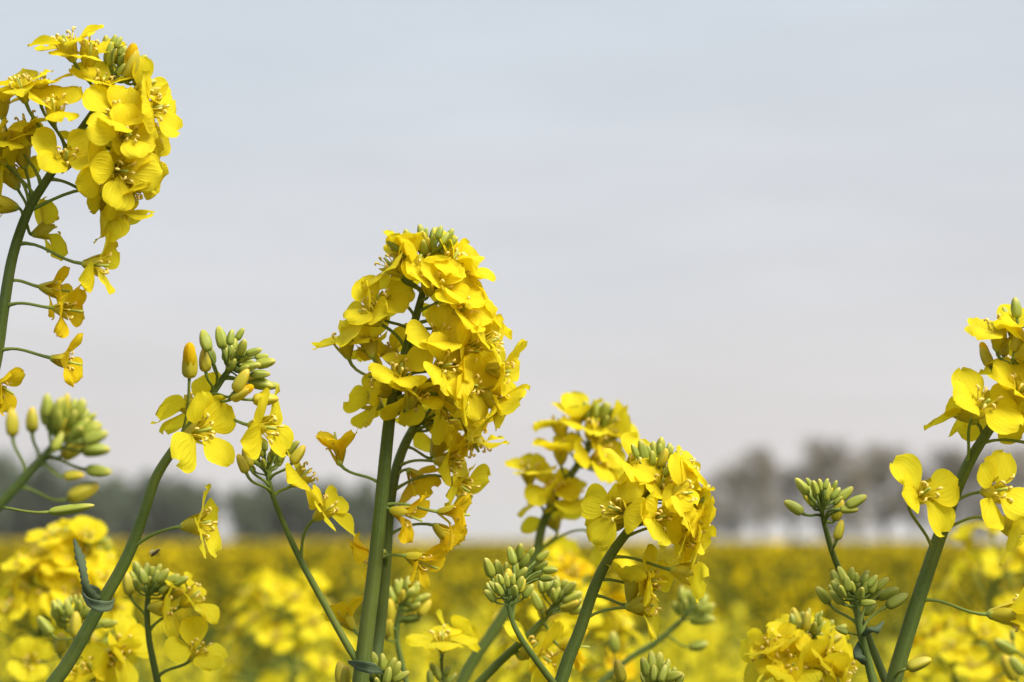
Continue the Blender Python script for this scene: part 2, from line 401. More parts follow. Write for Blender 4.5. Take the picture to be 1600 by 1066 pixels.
    def raceme(s, n, t0, t1, k=0, lmax=.021, lmin=.010, back=None, wilt=.15, tilt=(72, 40), az0=0, cup=.25, size=1.0):
        """flowers in a spiral up the stem; back keeps those whose direction looks away from the camera by at least that much"""
        C_, rad, i0 = s.stems[k]; q = s.q; n_ = len(C_)-1-i0
        for i in range(n):
            u = (i+q.uniform(.2, .8))/n; fidx = i0+n_*(t0+(t1-t0)*u); j = min(len(C_)-2, int(fidx)); a = C_[j].lerp(C_[j+1], fidx-j)
            t = (C_[j+1]-C_[max(0, j-1)]).normalized(); m = frame(t)
            ph = az0+i*2.39996+q.uniform(-.3, .3); th = R(tilt[0]+(tilt[1]-tilt[0])*u)
            d = m @ Vector((math.sin(th)*math.cos(ph), math.sin(th)*math.sin(ph), math.cos(th)))
            if back is not None and d.dot(CF) < back: continue
            Lp = (lmax+(lmin-lmax)*u)*q.uniform(.85, 1.15)
            ax = (d+Vector((0, 0, q.uniform(-.15, .55)))).normalized()
            kd = 'w' if q.random() < wilt*(1-u)*2 else ('c' if u > .75 and q.random() < cup*2 else 'o')
            pos = a+d*Lp+ax*.005
            base = pos-ax*5.2*MM*size; s.pedicel(a, t, base, ax)
            f = add('flower', q.choice(HEART[kd]), s.root, xf(base-s.o, ax, q.uniform(0, 6.3), size))
            for b in range(4):
                rz = PI/2*b+PI/4+.17*(-1)**b+q.uniform(-.13, .13); sc = q.uniform(.94, 1.06)
                add('petal', q.choice(PET[kd]), f, Matrix.Rotation(rz, 4, 'Z') @ Matrix.Rotation(q.uniform(-.12, .12), 4, 'Y') @ Matrix.Diagonal((sc, sc, sc, 1)))
                add('sepal', q.choice(SEP[kd]), f, Matrix.Rotation(rz+PI/4, 4, 'Z'))
    def blade(s, pts, widths, name='leaf', fold=.3, teeth=0.0, side=None):
        """leaf along pts (px, py, depth offset), widths in px, folded along its midrib"""
        P = catmull([at(p[0], p[1], s.d+(p[2] if len(p) > 2 else 0)) for p in pts], 5); n = len(P); V = []; U = []
        for i, p in enumerate(P):
            t = (P[min(i+1, n-1)]-P[max(i-1, 0)]).normalized()
            sd_ = (side or CR); sd_ = (sd_-t*sd_.dot(t)).normalized(); nr = t.cross(sd_)
            u = i/(n-1)*(len(widths)-1); a = int(min(u, len(widths)-2)); w = (widths[a]+(widths[a+1]-widths[a])*(u-a))*s.d/FPX/2
            for v in (-1, -.5, 0, .5, 1):
                ww = w*(1+(teeth*((i % 2)-.5) if abs(v) == 1 else 0))
                V.append(p+sd_*v*ww+nr*abs(v)*w*fold-s.o); U.append((v*.5+.5, i/n))
        F = [(i*5+j, i*5+j+1, (i+1)*5+j+1, (i+1)*5+j) for i in range(n-1) for j in range(4)]
        o = add(name, mesh(name, V, F, LEAF, uvs=U), s.root)
        m = o.modifiers.new('thick', 'SOLIDIFY'); m.thickness = .00025
        return o

# ------------------------------------------------------------------ the plants in focus
# tall plant cut by the left edge
A = Plant(.635, 'tallest rapeseed plant, big leaning yellow flower head at upper left edge', [
    dict(pts=[(-52, 840), (-28, 660), (-6, 560), (6, 480), (20, 400), (44, 330), (74, 280), (120, 212), (150, 168), (172, 128), (190, 104)], w=(30, 10))], seed=1)
A.fs = .95
A.fl([(101, 62, 112, .15, 'o'), (140, 74, 82, .35, 'o'), (163, 124, 70, .5, 'o'), (59, 124, 95, .12, 'o'), (84, 160, 86, .5, 'o'),
      (0, 152, 95, .2, 'o'), (6, 208, 85, .3, 'o'), (105, 242, 62, .72, 'o', (128, 205)), (201, 210, 20, .8, 'o', (126, 205)), (248, 168, 8, .35, 'o', (140, 185)),
      (240, 240, 8, .15, 'o', (122, 215)), (196, 268, -8, .75, 'o', (110, 230)), (218, 292, -35, .2, 'o', (100, 245)), (150, 224, 70, -.2, 'o'), (14, 268, 120, -.4, 'o', (40, 330)),
      (172, 322, -28, .05, 'c', (84, 288)), (188, 345, -60, -.1, 'c', (62, 340)), (80, 358, 20, -.55, 'o', (50, 350)), (162, 415, -5, .12, 'o', (40, 390)),
      (88, 452, -8, .15, 'w', (28, 447)), (108, 484, -6, .3, 'w', (16, 485)), (106, 566, -14, .1, 'w', (0, 547)), (4, 606, -25, .3, 'w', (-30, 585)),
      (-8, 318, 170, .3, 'o', (36, 350)), (30, 232, 110, -.3, 'o', (44, 325)), (190, 160, 30, -.3, 'o'), (205, 190, 5, -.35, 'o'),
      (228, 140, 20, .5, 'c'),  (225, 262, -15, -.3, 'o'), (-20, 240, 150, .1, 'o'), (40, 190, 110, .2, 'o'),
      (218, 222, 0, .45, 'o'), (185, 175, 60, .6, 'o'), (165, 262, -10, .5, 'o', (112, 225)), (232, 262, -10, .3, 'o', (112, 228)), (205, 312, -50, .3, 'o', (96, 250)), (240, 205, 10, -.3, 'o'), (176, 285, -40, .3, 'o', (104, 238)), (30, 128, 105, .3, 'o')])
A.buds([(166, 68, 26, 80), (178, 63, 20, 70), (185, 66, 20, 60), (176, 92, 34, 65, 'r'), (191, 87, 34, 68), (219, 93, 24, 40), (218, 104, 22, 30), (222, 117, 34, 22, 'r'),
        (233, 129, 24, 14), (242, 142, 30, 10, 'r'), (206, 98, 46, 70, 'o')])
A.dome(16, .0062)
A.bud(at(112, 796, .635), CR+CU*.12, .0115, 0, (-40, 805), False, False, .5, .42)

# curved plant with the clasping leaf
B = Plant(.64, 'rapeseed plant on a long curved stem with nodding green bud head and clasping leaf', [
    dict(pts=[(78, 1075), (110, 1030), (150, 958), (196, 876), (222, 810), (243, 748), (270, 704), (300, 662), (330, 618), (352, 586), (370, 566)], w=(31, 11))], seed=2)
B.fs = 1.1
B.fl([(322, 672, 12, .5, 'o', (285, 690)), (296, 624, 130, -.35, 'o', (262, 722)), (424, 670, -8, .35, 'o', (318, 640)), (322, 818, 8, .2, 'o', (214, 862))])
B.buds([(297, 566, 50, 86, 'o', (285, 690)), (320, 532, 36, 112), (320, 562, 38, 95, 'r'), (331, 556, 26, 95), (346, 527, 36, 98), (360, 527, 25, 85), (375, 522, 22, 60), (365, 542, 28, 75),
        (379, 542, 28, 65), (354, 545, 22, 90), (397, 550, 26, 18), (409, 557, 22, 8), (361, 568, 24, 75, 'r'), (391, 571, 32, 22), (415, 567, 32, 14), (407, 584, 30, 6),
        (377, 594, 40, 60, 'r'), (376, 615, 36, 30, 'o'), (408, 598, 40, -4), (424, 602, 26, 8), (415, 624, 40, 2, 'r', (330, 622))])
B.dome(20, .0052, ln=(1.8, 3.4))
B.blade([(146, 944, -.002), (134, 920, -.006), (130, 895, -.006), (124, 868, -.004), (116, 842, 0)], [26, 13, 12, 15, 4], fold=.55, teeth=.3)
B.blade([(130, 926, -.004), (140, 940, -.009), (156, 947, -.0105), (170, 946, -.009), (177, 936, -.004)], [5, 13, 18, 15, 4], fold=.4, side=CU)
B.blade([(128, 924, -.002), (138, 920, .002), (150, 926, .006), (160, 936, .008)], [6, 14, 16, 6], fold=.3, side=CU)

# central plant with two thick stems and one thin side branch
D = Plant(.65, 'central rapeseed plant with two thick upright stems, full tall flower head and thin left branch', [
    dict(pts=[(562, 1075), (573, 985), (585, 890), (598, 760), (608, 660), (616, 615), (632, 555), (654, 482), (668, 425), (674, 385)], w=(36, 10)),
    dict(pts=[(580, 1070, .010), (592, 990, .016), (601, 900, .018), (610, 780, .020), (628, 706, .022), (660, 648, .024), (700, 598, .028), (738, 545, .03), (752, 500, .03)], w=(30, 11), ground=False),
    dict(pts=[(572, 1052, 0), (545, 1012), (505, 940), (470, 876), (438, 806), (422, 760), (416, 722)], w=(17, 9), ground=False)], seed=3)
D.fs = .97
D.fl([(629, 398, 88, .15, 'c'), (605, 408, 135, .2, 'o'), (655, 404, 70, .1, 'c'), (712, 398, 60, .3, 'o'), (726, 418, 30, .2, 'c'), (675, 436, 75, .65, 'o'), (592, 466, 95, .6, 'o', (634, 520)),
      (728, 480, 30, .6, 'o'), (752, 474, 35, .0, 'o'), (688, 522, 60, .8, 'o'), (536, 528, 105, .05, 'o', (607, 612)), (573, 530, 110, -.5, 'o', (612, 600)), (742, 548, 0, .5, 'o'),
      (774, 532, 12, .1, 'o'), (790, 580, -8, .15, 'o'), (626, 574, 85, .6, 'o'), (735, 562, -5, .05, 'o', (640, 560)), (690, 602, 0, .2, 'c', (630, 600)), (576, 624, 150, -.65, 'o', (612, 645)),
      (725, 622, -8, .15, 'o', (624, 628)), (742, 602, 0, .7, 'o'), (776, 622, -10, .2, 'o'), (783, 634, -35, .1, 'o'),
      (710, 450, 40, .45, 'o'), (700, 570, 20, .75, 'o'), (740, 520, 10, -.4, 'o'), (700, 480, 70, -.5, 'o'), (655, 625, -60, .4, 'o'), (612, 440, 120, -.4, 'o'), (566, 490, 150, .35, 'o', (632, 545)), (606, 546, 120, -.35, 'o'), (590, 606, 170, .2, 'o', (612, 640)), (650, 612, 60, .4, 'o')])
D.fl([(526, 698, 100, .1, 'w', (592, 765)), (638, 806, -18, .2, 'w', (598, 790)), (712, 803, -6, .15, 'w', (602, 797)), (662, 880, -22, .2, 'w', (588, 870))])
D.fl([(744, 674, -48, .1, 'o', (668, 655)), (690, 690, 60, -.6, 'o', (640, 690)), (712, 722, -2, .3, 'o', (624, 715)), (728, 764, -28, .4, 'o', (618, 760)), (654, 752, -50, -.4, 'w', (622, 735)), (700, 838, -38, .1, 'w', (606, 837)),
      (778, 560, 20, -.3, 'o'), (760, 590, 0, -.4, 'o'), (750, 640, -30, .3, 'o'), (700, 640, -20, .4, 'o'), (720, 660, 0, -.5, 'o'), (770, 500, 40, -.2, 'o'), (576, 870, 200, -.3, 'w', (600, 900)), (665, 640, 100, -.4, 'o'), (536, 962, 130, -.2, 'w', (585, 1000)), (745, 700, -70, .1, 'o', (650, 660))], 1, .016)
D.buds([(638, 372, 32, 120), (659, 363, 26, 95), (657, 376, 32, 92), (667, 388, 36, 88, 'r'), (677, 370, 30, 85), (687, 363, 22, 70), (702, 368, 24, 60), (616, 383, 26, 130), (622, 378, 22, 110, 'r'), (708, 378, 20, 40), (609, 394, 20, 140, 'r'), (694, 372, 22, 65)])
D.dome(14, .0055)
D.fl([(480, 738, 40, .12, 'o', (428, 775)), (516, 792, 38, .15, 'o', (470, 878))], 2)
D.buds([(386, 714, 34, 108, 'r', (420, 760)), (379, 724, 32, 112, 'r', (424, 768)), (385, 696, 26, 110), (402, 702, 26, 100), (445, 691, 28, 55), (455, 699, 30, 50), (466, 710, 34, 55, 'r'), (429, 700, 26, 80), (436, 716, 24, 60), (414, 695, 20, 90)], 2)
D.dome(12, .0045, 2, ln=(1.8, 3))
D.blade([(545, 1034, -.004), (562, 1040, -.008), (580, 1044, -.010), (597, 1050, -.006)], [4, 16, 18, 4], fold=.25, side=CU)

# plant at mid right, in focus
E = Plant(.64, 'rapeseed plant right of centre with sharp full flower head on leaning stem', [
    dict(pts=[(872, 1080), (888, 1030), (906, 985), (930, 915), (955, 866), (984, 826), (1006, 790), (1024, 752), (1036, 724)], w=(30, 11)),
    dict(pts=[(868, 1072, -.004), (838, 1032, -.008), (812, 994, -.010), (798, 962, -.010), (792, 922, -.010)], w=(15, 8), ground=False)], seed=4)
E.fs = .97
E.fl([(996, 720, 62, .25, 'o'), (1035, 752, 80, .7, 'o'), (958, 794, 150, .75, 'o', (978, 838)), (1036, 808, 20, .85, 'o'), (1082, 732, 42, .15, 'o'), (1100, 812, -6, .12, 'o', (990, 826)),
      (1082, 846, -30, .25, 'o', (975, 845)), (1084, 897, -10, .1, 'o', (964, 876)), (990, 905, 80, .1, 'c', (930, 933)), (1014, 945, 8, .3, 'o', (915, 966)), (1075, 770, 15, .45, 'o'), (1090, 780, 0, -.3, 'o'),
      (1010, 760, 100, -.4, 'o'), (1060, 830, -20, -.4, 'o'), (975, 770, 130, -.2, 'o'), (1060, 745, 50, -.4, 'o'), (950, 820, 190, -.5, 'o'), (1022, 908, 10, .45, 'o', (935, 905))])
E.buds([(1005, 705, 36, 95), (1021, 705, 32, 92), (1032, 698, 30, 85), (1037, 715, 30, 65, 'r'), (1046, 704, 24, 75), (1056, 712, 26, 50), (992, 704, 22, 110), (1077, 724, 22, 45), (1099, 767, 28, 40, 'r'), (1100, 780, 18, 30)])
E.dome(14, .0058)
E.buds([(764, 886, 34, 105), (779, 888, 30, 98), (791, 888, 20, 90), (794, 908, 40, 85, 'r'), (806, 889, 24, 80), (816, 896, 24, 45), (834, 900, 38, 32), (822, 876, 30, 50), (855, 903, 24, 10), (846, 884, 26, 30), (800, 868, 30, 100), (812, 862, 30, 80), (828, 866, 26, 60), (848, 868, 24, 40), (860, 890, 24, 10)], 1)
E.dome(16, .0052, 1)

# right-hand plant cut by the right edge
J = Plant(.64, 'rapeseed plant on thick leaning stem at the right edge, flowers widely spaced', [
    dict(pts=[(1392, 1080), (1412, 1010), (1442, 915), (1474, 822), (1496, 762), (1520, 712), (1552, 662), (1590, 606), (1612, 560), (1618, 525)], w=(36, 12))], seed=5)
J.fs = 1.14
J.fl([(1449, 768, 40, .8, 'o', (1452, 868)), (1566, 766, 10, .75, 'o', (1490, 787)), (1590, 826, -22, .1, 'o', (1482, 832)), (1588, 958, 4, .15, 'c', (1446, 942)), (1540, 628, 62, .75, 'o', (1512, 728)),
      (1494, 634, 140, -.15, 'o', (1505, 742)), (1598, 602, 70, .65, 'o'), (1564, 508, 84, .25, 'o', (1598, 585)), (1620, 540, 30, .4, 'o'), (1640, 620, 0, .3, 'o', (1545, 672)), (1650, 700, -10, .2, 'o', (1530, 696)),
      (1590, 560, 110, -.3, 'o'), (1640, 580, 10, -.2, 'o'), (1570, 650, -40, -.5, 'o', (1545, 668))])
J.buds([(1588, 481, 32, 92), (1572, 490, 24, 110), (1591, 531, 38, 75, 'r'), (1540, 556, 36, 112, 'or', (1580, 620)), (1569, 540, 34, 85, 'r', (1588, 605)), (1569, 592, 38, 75, 'o', (1556, 655)), (1606, 486, 28, 80), (1436, 1036, 40, 24, 'r', (1398, 1060)), (1600, 500, 26, 70)])
J.dome(16, .007)

# two leafless bud heads right of centre
I = Plant(.64, 'pair of slim green bud heads, one above the other, left of thick right stem', [
    dict(pts=[(1368, 1080, -.004), (1358, 1040, -.004), (1345, 990, -.005), (1338, 950, -.005), (1334, 922, -.005)], w=(21, 10)),
    dict(pts=[(1388, 1075, .008), (1366, 1020, .010), (1345, 970, .010), (1322, 915, .008), (1303, 870, .006), (1290, 826, .004), (1283, 792, .002), (1282, 778, .002)], w=(19, 8), ground=False)], seed=6)
I.buds([(1286, 929, 34, 125, '', (1338, 975)), (1308, 917, 28, 105), (1304, 902, 24, 110), (1316, 897, 26, 110), (1324, 911, 26, 95), (1331, 898, 24, 90), (1338, 908, 22, 85), (1352, 902, 24, 65), (1354, 916, 24, 55), (1363, 908, 24, 50),
        (1378, 912, 28, 38), (1364, 924, 30, 45), (1388, 927, 36, 26), (1402, 938, 40, 28, '', (1346, 985)), (1356, 941, 24, 12), (1360, 953, 26, 30), (1315, 985, 22, 160), (1328, 926, 24, 100), (1342, 924, 26, 80)])
I.dome(18, .0055)
I.buds([(1254, 760, 32, 125), (1267, 778, 28, 105), (1273, 762, 24, 105), (1266, 755, 20, 115), (1282, 758, 20, 95), (1294, 768, 30, 75), (1304, 759, 18, 70), (1306, 771, 22, 50), (1321, 773, 34, 30), (1338, 783, 36, 28), (1327, 796, 28, 0),
        (1310, 797, 36, 70, 'r', (1288, 826)), (1312, 828, 32, 72, 'r', (1306, 880)), (1240, 792, 34, 145, '', (1286, 818)), (1280, 770, 22, 95), (1290, 756, 18, 80)], 1)
I.dome(14, .0045, 1, ln=(1.6, 2.8))
I.blade([(1350, 995, -.006), (1358, 990, -.009), (1368, 984, -.010), (1381, 970, -.008)], [10, 16, 14, 3], fold=.5)
I.blade([(1352, 1040, -.004), (1344, 1030, -.007), (1340, 1016, -.006), (1342, 1002, -.004)], [12, 16, 14, 4], fold=.5)

# near bud head, blurred, at the left edge
Cn = Plant(.525, 'blurred green bud head close to the camera at left edge', [
    dict(pts=[(-70, 870), (-30, 822), (0, 788), (40, 746), (72, 712), (96, 678), (106, 658)], w=(26, 14))], seed=8)
Cn.buds([(19, 660, 44, 92, 'r', (38, 748)), (50, 656, 40, 92, 'r', (62, 722)), (73, 634, 38, 92), (88, 640, 36, 85), (100, 648, 36, 75), (80, 658, 34, 80), (112, 662, 36, 50), (128, 668, 34, 35), (140, 672, 34, 22), (118, 684, 36, 40, 'r'),
         (100, 670, 40, 70, 'r'), (150, 702, 44, 6), (150, 684, 40, 14), (116, 703, 46, 28, 'r'), (116, 744, 34, 6, 'r', (62, 722)), (155, 737, 44, -5, '', (70, 714)), (130, 769, 52, 24, 'r', (24, 764)), (92, 690, 34, 60)])
Cn.dome(16, .006, ln=(3, 5))

# ------------------------------------------------------------------ plants a little behind the focus
E1 = Plant(.79, 'soft-focus rapeseed flower head directly behind the sharp mid-right plant', [
    dict(pts=[(712, 1085), (738, 1035), (772, 985), (808, 925), (836, 872), (848, 820), (872, 770), (902, 728), (926, 690), (944, 660)], w=(26, 12))], seed=9)
E1.fl([(876, 700, 92, .3, 'o'), (826, 732, 92, .25, 'o'), (926, 660, 75, .35, 'o'), (874, 660, 100, -.2, 'o'), (938, 714, 40, .6, 'o'), (866, 757, 60, .6, 'o'), (862, 806, 110, -.55, 'o', (840, 865)),
       (893, 770, 80, .5, 'o'), (946, 838, -20, -.45, 'o', (838, 868)), (950, 690, 20, .3, 'o'), (955, 730, 10, .2, 'c'), (850, 770, 130, .1, 'o'), (900, 645, 95, .1, 'c'), (965, 672, 20, .2, 'c')])
E1.buds([(918, 640, 28, 95), (932, 638, 28, 85), (944, 640, 28, 75), (956, 648, 28, 60), (974, 662, 28, 35), (970, 676, 26, 20), (962, 660, 26, 45)])
E1.dome(16, .0075, ln=(3, 5))

Q2 = Plant(.70, 'green bud head with few flowers between centre stem and mid-right plant', [
    dict(pts=[(728, 1090), (770, 1045), (818, 1000), (846, 972), (866, 946), (876, 930)], w=(20, 9))], seed=10)
Q2.buds([(838, 938, 34, 115), (846, 952, 32, 110, 'r'), (858, 920, 26, 100), (870, 912, 26, 88), (884, 925, 28, 60), (894, 932, 30, 40), (890, 946, 32, 20, 'r'), (902, 954, 28, 5), (880, 940, 28, 60), (868, 930, 26, 80), (892, 918, 26, 50)])
Q2.dome(18, .006)
Q2.fl([(836, 1010, 40, .4, 'o', (800, 1015)), (856, 1030, -20, .5, 'o', (790, 1026)), (900, 1010, 0, .2, 'w', (846, 972))])

Kl = Plant(.90, 'soft-focus yellow flower head with bud tip behind curved stem, lower left', [
    dict(pts=[(30, 1100), (52, 1040), (60, 1000), (72, 962), (92, 915), (116, 880), (138, 856)], w=(20, 11))], seed=11)
Kl.raceme(18, .10, .86, lmax=.024, lmin=.010, wilt=.1)
Kl.fl([(62, 862, 95, .3, 'o'), (40, 892, 110, .3, 'o'), (100, 868, 80, .6, 'o'), (130, 870, 60, .7, 'o'), (160, 900, 20, .6, 'o'), (70, 920, 140, .7, 'o'), (180, 940, 0, .5, 'o'), (20, 930, 170, .3, 'o'), (200, 905, 0, .1, 'o'), (115, 920, 60, .8, 'o')])
Kl.dome(30, .010, ln=(3, 5.2))
Kl2 = Plant(.74, 'low green bud head with open flowers beneath, crossed by the curved stem', [
    dict(pts=[(200, 1120), (170, 1070), (146, 1030), (128, 996), (118, 968), (116, 955)], w=(16, 9))], seed=12)
Kl2.buds([(70, 978, 36, 130), (92, 966, 36, 118), (88, 952, 30, 110), (118, 976, 40, 88, 'r'), (108, 950, 28, 100), (122, 950, 28, 85), (136, 956, 28, 60), (148, 960, 28, 45), (95, 1005, 36, 80, 'r'), (160, 972, 28, 25), (172, 975, 26, 15), (166, 1004, 24, 35)])
Kl2.dome(16, .006)
Kl2.fl([(196, 1008, 30, .4, 'o'), (140, 1040, 100, .6, 'o'), (180, 1030, -20, .7, 'o'), (110, 1050, 150, .5, 'o')])
Ln = Plant(.70, 'small upright bud head with two open flowers right of the curved stem', [
    dict(pts=[(252, 1090), (243, 1050), (233, 1000), (230, 955), (233, 925), (236, 912)], w=(16, 9))], seed=13)
Ln.fl([(306, 928, 40, .3, 'o', (233, 990)), (310, 1012, 55, .55, 'o', (246, 1058)), (262, 950, 0, .2, 'o', (232, 960))])
Ln.buds([(200, 912, 36, 100, 'r', (230, 965)), (216, 892, 32, 96), (230, 893, 28, 90), (236, 908, 28, 88, 'r'), (246, 892, 24, 70), (256, 900, 26, 50), (268, 905, 28, 35), (282, 908, 28, 25), (270, 930, 34, 24, 'r'), (262, 912, 26, 30), (244, 902, 24, 75), (224, 900, 26, 100)])
Ln.dome(16, .006)
Qc = Plant(.76, 'small green bud head just right of the two thick central stems', [
    dict(pts=[(640, 1090), (630, 1045), (621, 1005), (620, 975), (626, 945), (632, 932)], w=(13, 8))], seed=14)
Qc.buds([(612, 930, 28, 105), (622, 918, 26, 95), (636, 912, 24, 80), (648, 920, 26, 60), (660, 935, 28, 35), (650, 945, 28, 40), (640, 930, 26, 70), (644, 966, 30, 15), (664, 950, 30, 50, 'r'), (608, 955, 40, 85, 'r'), (606, 980, 34, 80, 'r'), (630, 945, 26, 85)])
Qc.dome(14, .006)
P1 = Plant(.72, 'single pale flower on short stalk over tiny buds, low centre', [
    dict(pts=[(700, 1100), (694, 1070), (690, 1040), (690, 1015)], w=(9, 6))], seed=15)
P1.fl([(690, 992, 92, .3, 'o'), (716, 990, 40, -.3, 'o')])
P1.buds([(676, 1045, 22, 110), (684, 1052, 22, 100), (700, 1048, 20, 60), (694, 1058, 24, 80), (672, 1058, 24, 95), (706, 1060, 22, 50)])
H0 = Plant(.66, 'low bud head at the bottom edge against the central stem', [
    dict(pts=[(604, 1110), (600, 1085), (596, 1062)], w=(14, 9))], seed=16)
H0.buds([(586, 1032, 28, 100), (598, 1035, 28, 85), (610, 1040, 28, 70), (618, 1048, 32, 55), (626, 1058, 30, 20), (606, 1056, 28, 75), (532, 1052, 38, 95, 'r', (600, 1100)), (540, 1056, 34, 88, 'r', (600, 1104)), (592, 1048, 26, 90)])
H0.dome(14, .006)
H1 = Plant(.66, 'low bud head at bottom edge right of the mid-right plant stem', [
    dict(pts=[(1036, 1120), (1032, 1090), (1028, 1064)], w=(14, 9))], seed=17)
H1.buds([(1008, 1042, 32, 105), (1018, 1032, 30, 95), (1030, 1036, 34, 78), (1042, 1044, 28, 60), (1052, 1056, 32, 25), (1036, 1052, 28, 70), (1022, 1052, 26, 90), (968, 1048, 36, 105, 'r', (1020, 1110)), (1014, 1058, 26, 100)])
H1.dome(14, .006)
G = Plant(.84, 'blurred dark stem leaning right with sparse green buds, low right of centre', [
    dict(pts=[(915, 1095), (945, 1062), (985, 1028), (1030, 1000), (1062, 972), (1084, 948)], w=(15, 9))], seed=18)
G.buds([(960, 1004, 34, 88, '', (958, 1050)), (1098, 968, 40, 4), (1092, 1010, 30, 5, '', (1040, 994)), (1066, 930, 30, 95), (1080, 932, 30, 85), (1096, 940, 28, 60), (1058, 950, 26, 120), (1104, 950, 28, 30)])
G.dome(14, .007)
Mr = Plant(.70, 'low yellow flower head with bud tip at bottom, left of the bud pair', [
    dict(pts=[(1236, 1130), (1240, 1080), (1250, 1040), (1262, 1005), (1268, 985)], w=(18, 11))], seed=19)
Mr.fl([(1206, 1004, 120, .2, 'o'), (1216, 1020, 130, .6, 'o'), (1258, 990, 85, .4, 'o'), (1190, 1030, 160, .3, 'o'), (1310, 1030, 0, .5, 'o'), (1290, 1010, 40, .5, 'o'), (1240, 1040, 80, .8, 'o'), (1325, 1050, -20, .2, 'o'), (1280, 1050, -40, .7, 'o'), (1226, 985, 110, 0, 'o')])
Mr.buds([(1243, 965, 32, 105, 'r'), (1260, 970, 30, 85, 'r'), (1276, 975, 26, 70), (1284, 982, 26, 55), (1294, 980, 26, 40), (1312, 984, 26, 30), (1300, 1000, 34, 20, 'r')])
Mr.dome(16, .007)
Nr = Plant(1.15, 'blurred yellow flower head behind the right-edge stem', [
    dict(pts=[(1570, 1130), (1548, 1060), (1536, 1010), (1540, 960), (1552, 920), (1560, 905)], w=(14, 8))], seed=20)
Nr.raceme(20, .10, .98, lmax=.030, lmin=.018, wilt=.25, size=1.05); Nr.dome(14, .009)
Nr3 = Plant(1.0, 'blurred yellow flower head at the bottom, just right of the thick right stem', [
    dict(pts=[(1500, 1180), (1498, 1120), (1492, 1070), (1494, 1030)], w=(14, 8))], seed=24)
Nr3.raceme(18, .05, .98, lmax=.028, lmin=.016, wilt=.15); Nr3.dome(10, .007)
Nr2 = Plant(.80, 'bare bud stalks entering at the lower right corner', [
    dict(pts=[(1690, 1120), (1660, 1075), (1640, 1050), (1628, 1030)], w=(12, 8))], seed=21)
Nr2.buds([(1570, 1010, 40, 150, '', (1640, 1052)), (1577, 1044, 44, 120, 'r', (1655, 1070)), (1582, 992, 18, 95, '', (1640, 1048)), (1588, 1040, 34, 130, '', (1650, 1062))])
Nr2.dome(8, .006)
Or = Plant(1.25, 'blurred yellow flower head low at left of centre, below thin branch', [
    dict(pts=[(470, 1140), (462, 1080), (456, 1030), (452, 985), (450, 965)], w=(11, 7))], seed=22)
Or.raceme(26, .02, 1.0, lmax=.034, lmin=.018, wilt=.1, az0=1.0, size=1.1); Or.dome(10, .008)
Rr = Plant(.98, 'soft-focus yellow flower head behind the mid-right stem', [
    dict(pts=[(880, 1140), (872, 1080), (876, 1020), (886, 960), (892, 925)], w=(15, 9))], seed=23)
Rr.raceme(28, .08, 1.0, lmax=.028, lmin=.015, wilt=.1); Rr.dome(12, .008)

# tiny fly hovering by the curved stem
fy = bpy.data.objects.new('fly', None); C.objects.link(fy); fp = at(241, 865, .70); fy.location = fp
fy['label'] = 'tiny dark fly hovering just under the lone flower stalk at left'; fy['category'] = 'insect'
DARK = plain('insect_dark', (.018, .010, .008), .4); WING = plain('insect_wing', (.55, .50, .45), .3)
V, F, U = [], [], []; T = frame(CR*.8+CU*.6-CF*.2).to_4x4()
lathe(V, F, U, [(.0001, -.0013), (.00038, -.001), (.0005, -.0004), (.00042, .0001), (.0003, .0003), (.0005, .0007), (.00048, .0011), (.0002, .0013), (.0004, .0016), (.00035, .0019), (.0001, .0021)], 8, 0, T)
add('body', mesh('fly_body', V, F, DARK, uvs=U), fy)
for sgn in (-1, 1):
    V = [T @ (Vector((sgn*.0003, .0003, .0008)) + Vector((sgn*a, .0004+b*.3, b))) for a, b in ((0, 0), (.0009, -.0001), (.0019, -.0009), (.0017, -.0017), (.0008, -.0013))]
    o = add('wing', mesh('fly_wing', V, [(0, 1, 2, 3, 4)], WING), fy); m = o.modifiers.new('t', 'SOLIDIFY'); m.thickness = .00006
for sgn in (-1, 1):
    for z in (.0005, .0008, .0011):
        V, F, U = tube_data([T @ Vector((sgn*.0003, -.0003, z)), T @ Vector((sgn*.0008, -.0006, z)), T @ Vector((sgn*.0009, -.0012, z-.0003))], [.00006]*3, 4)
        add('leg', mesh('fly_leg', V, F, DARK, uvs=U), fy)

# ------------------------------------------------------------------ ground
def struct(o): o['kind'] = 'structure'; return o
m, n, l, p, out = base_mat('field_soil'); tcn = n.new('ShaderNodeTexCoord')
c = rgbmix(n, l, ramp01(n, l, noise(n, l, 3.0, 6, tcn.outputs['Object']), .35, .65), (.055, .042, .022), (.05, .075, .022)); l.new(c, p.inputs['Base Color']); p.inputs['Roughness'].default_value = .9
SOIL = m
gx = [-600, -60, 60, 600]; gy = [-40, 40, 300, 1500]
V = [Vector((x, y, 0)) for y in gy for x in gx]; F = [(j*4+i, j*4+i+1, j*4+i+5, j*4+i+4) for j in range(3) for i in range(3)]
struct(add('ground', mesh('ground', V, F, SOIL, smooth=False)))

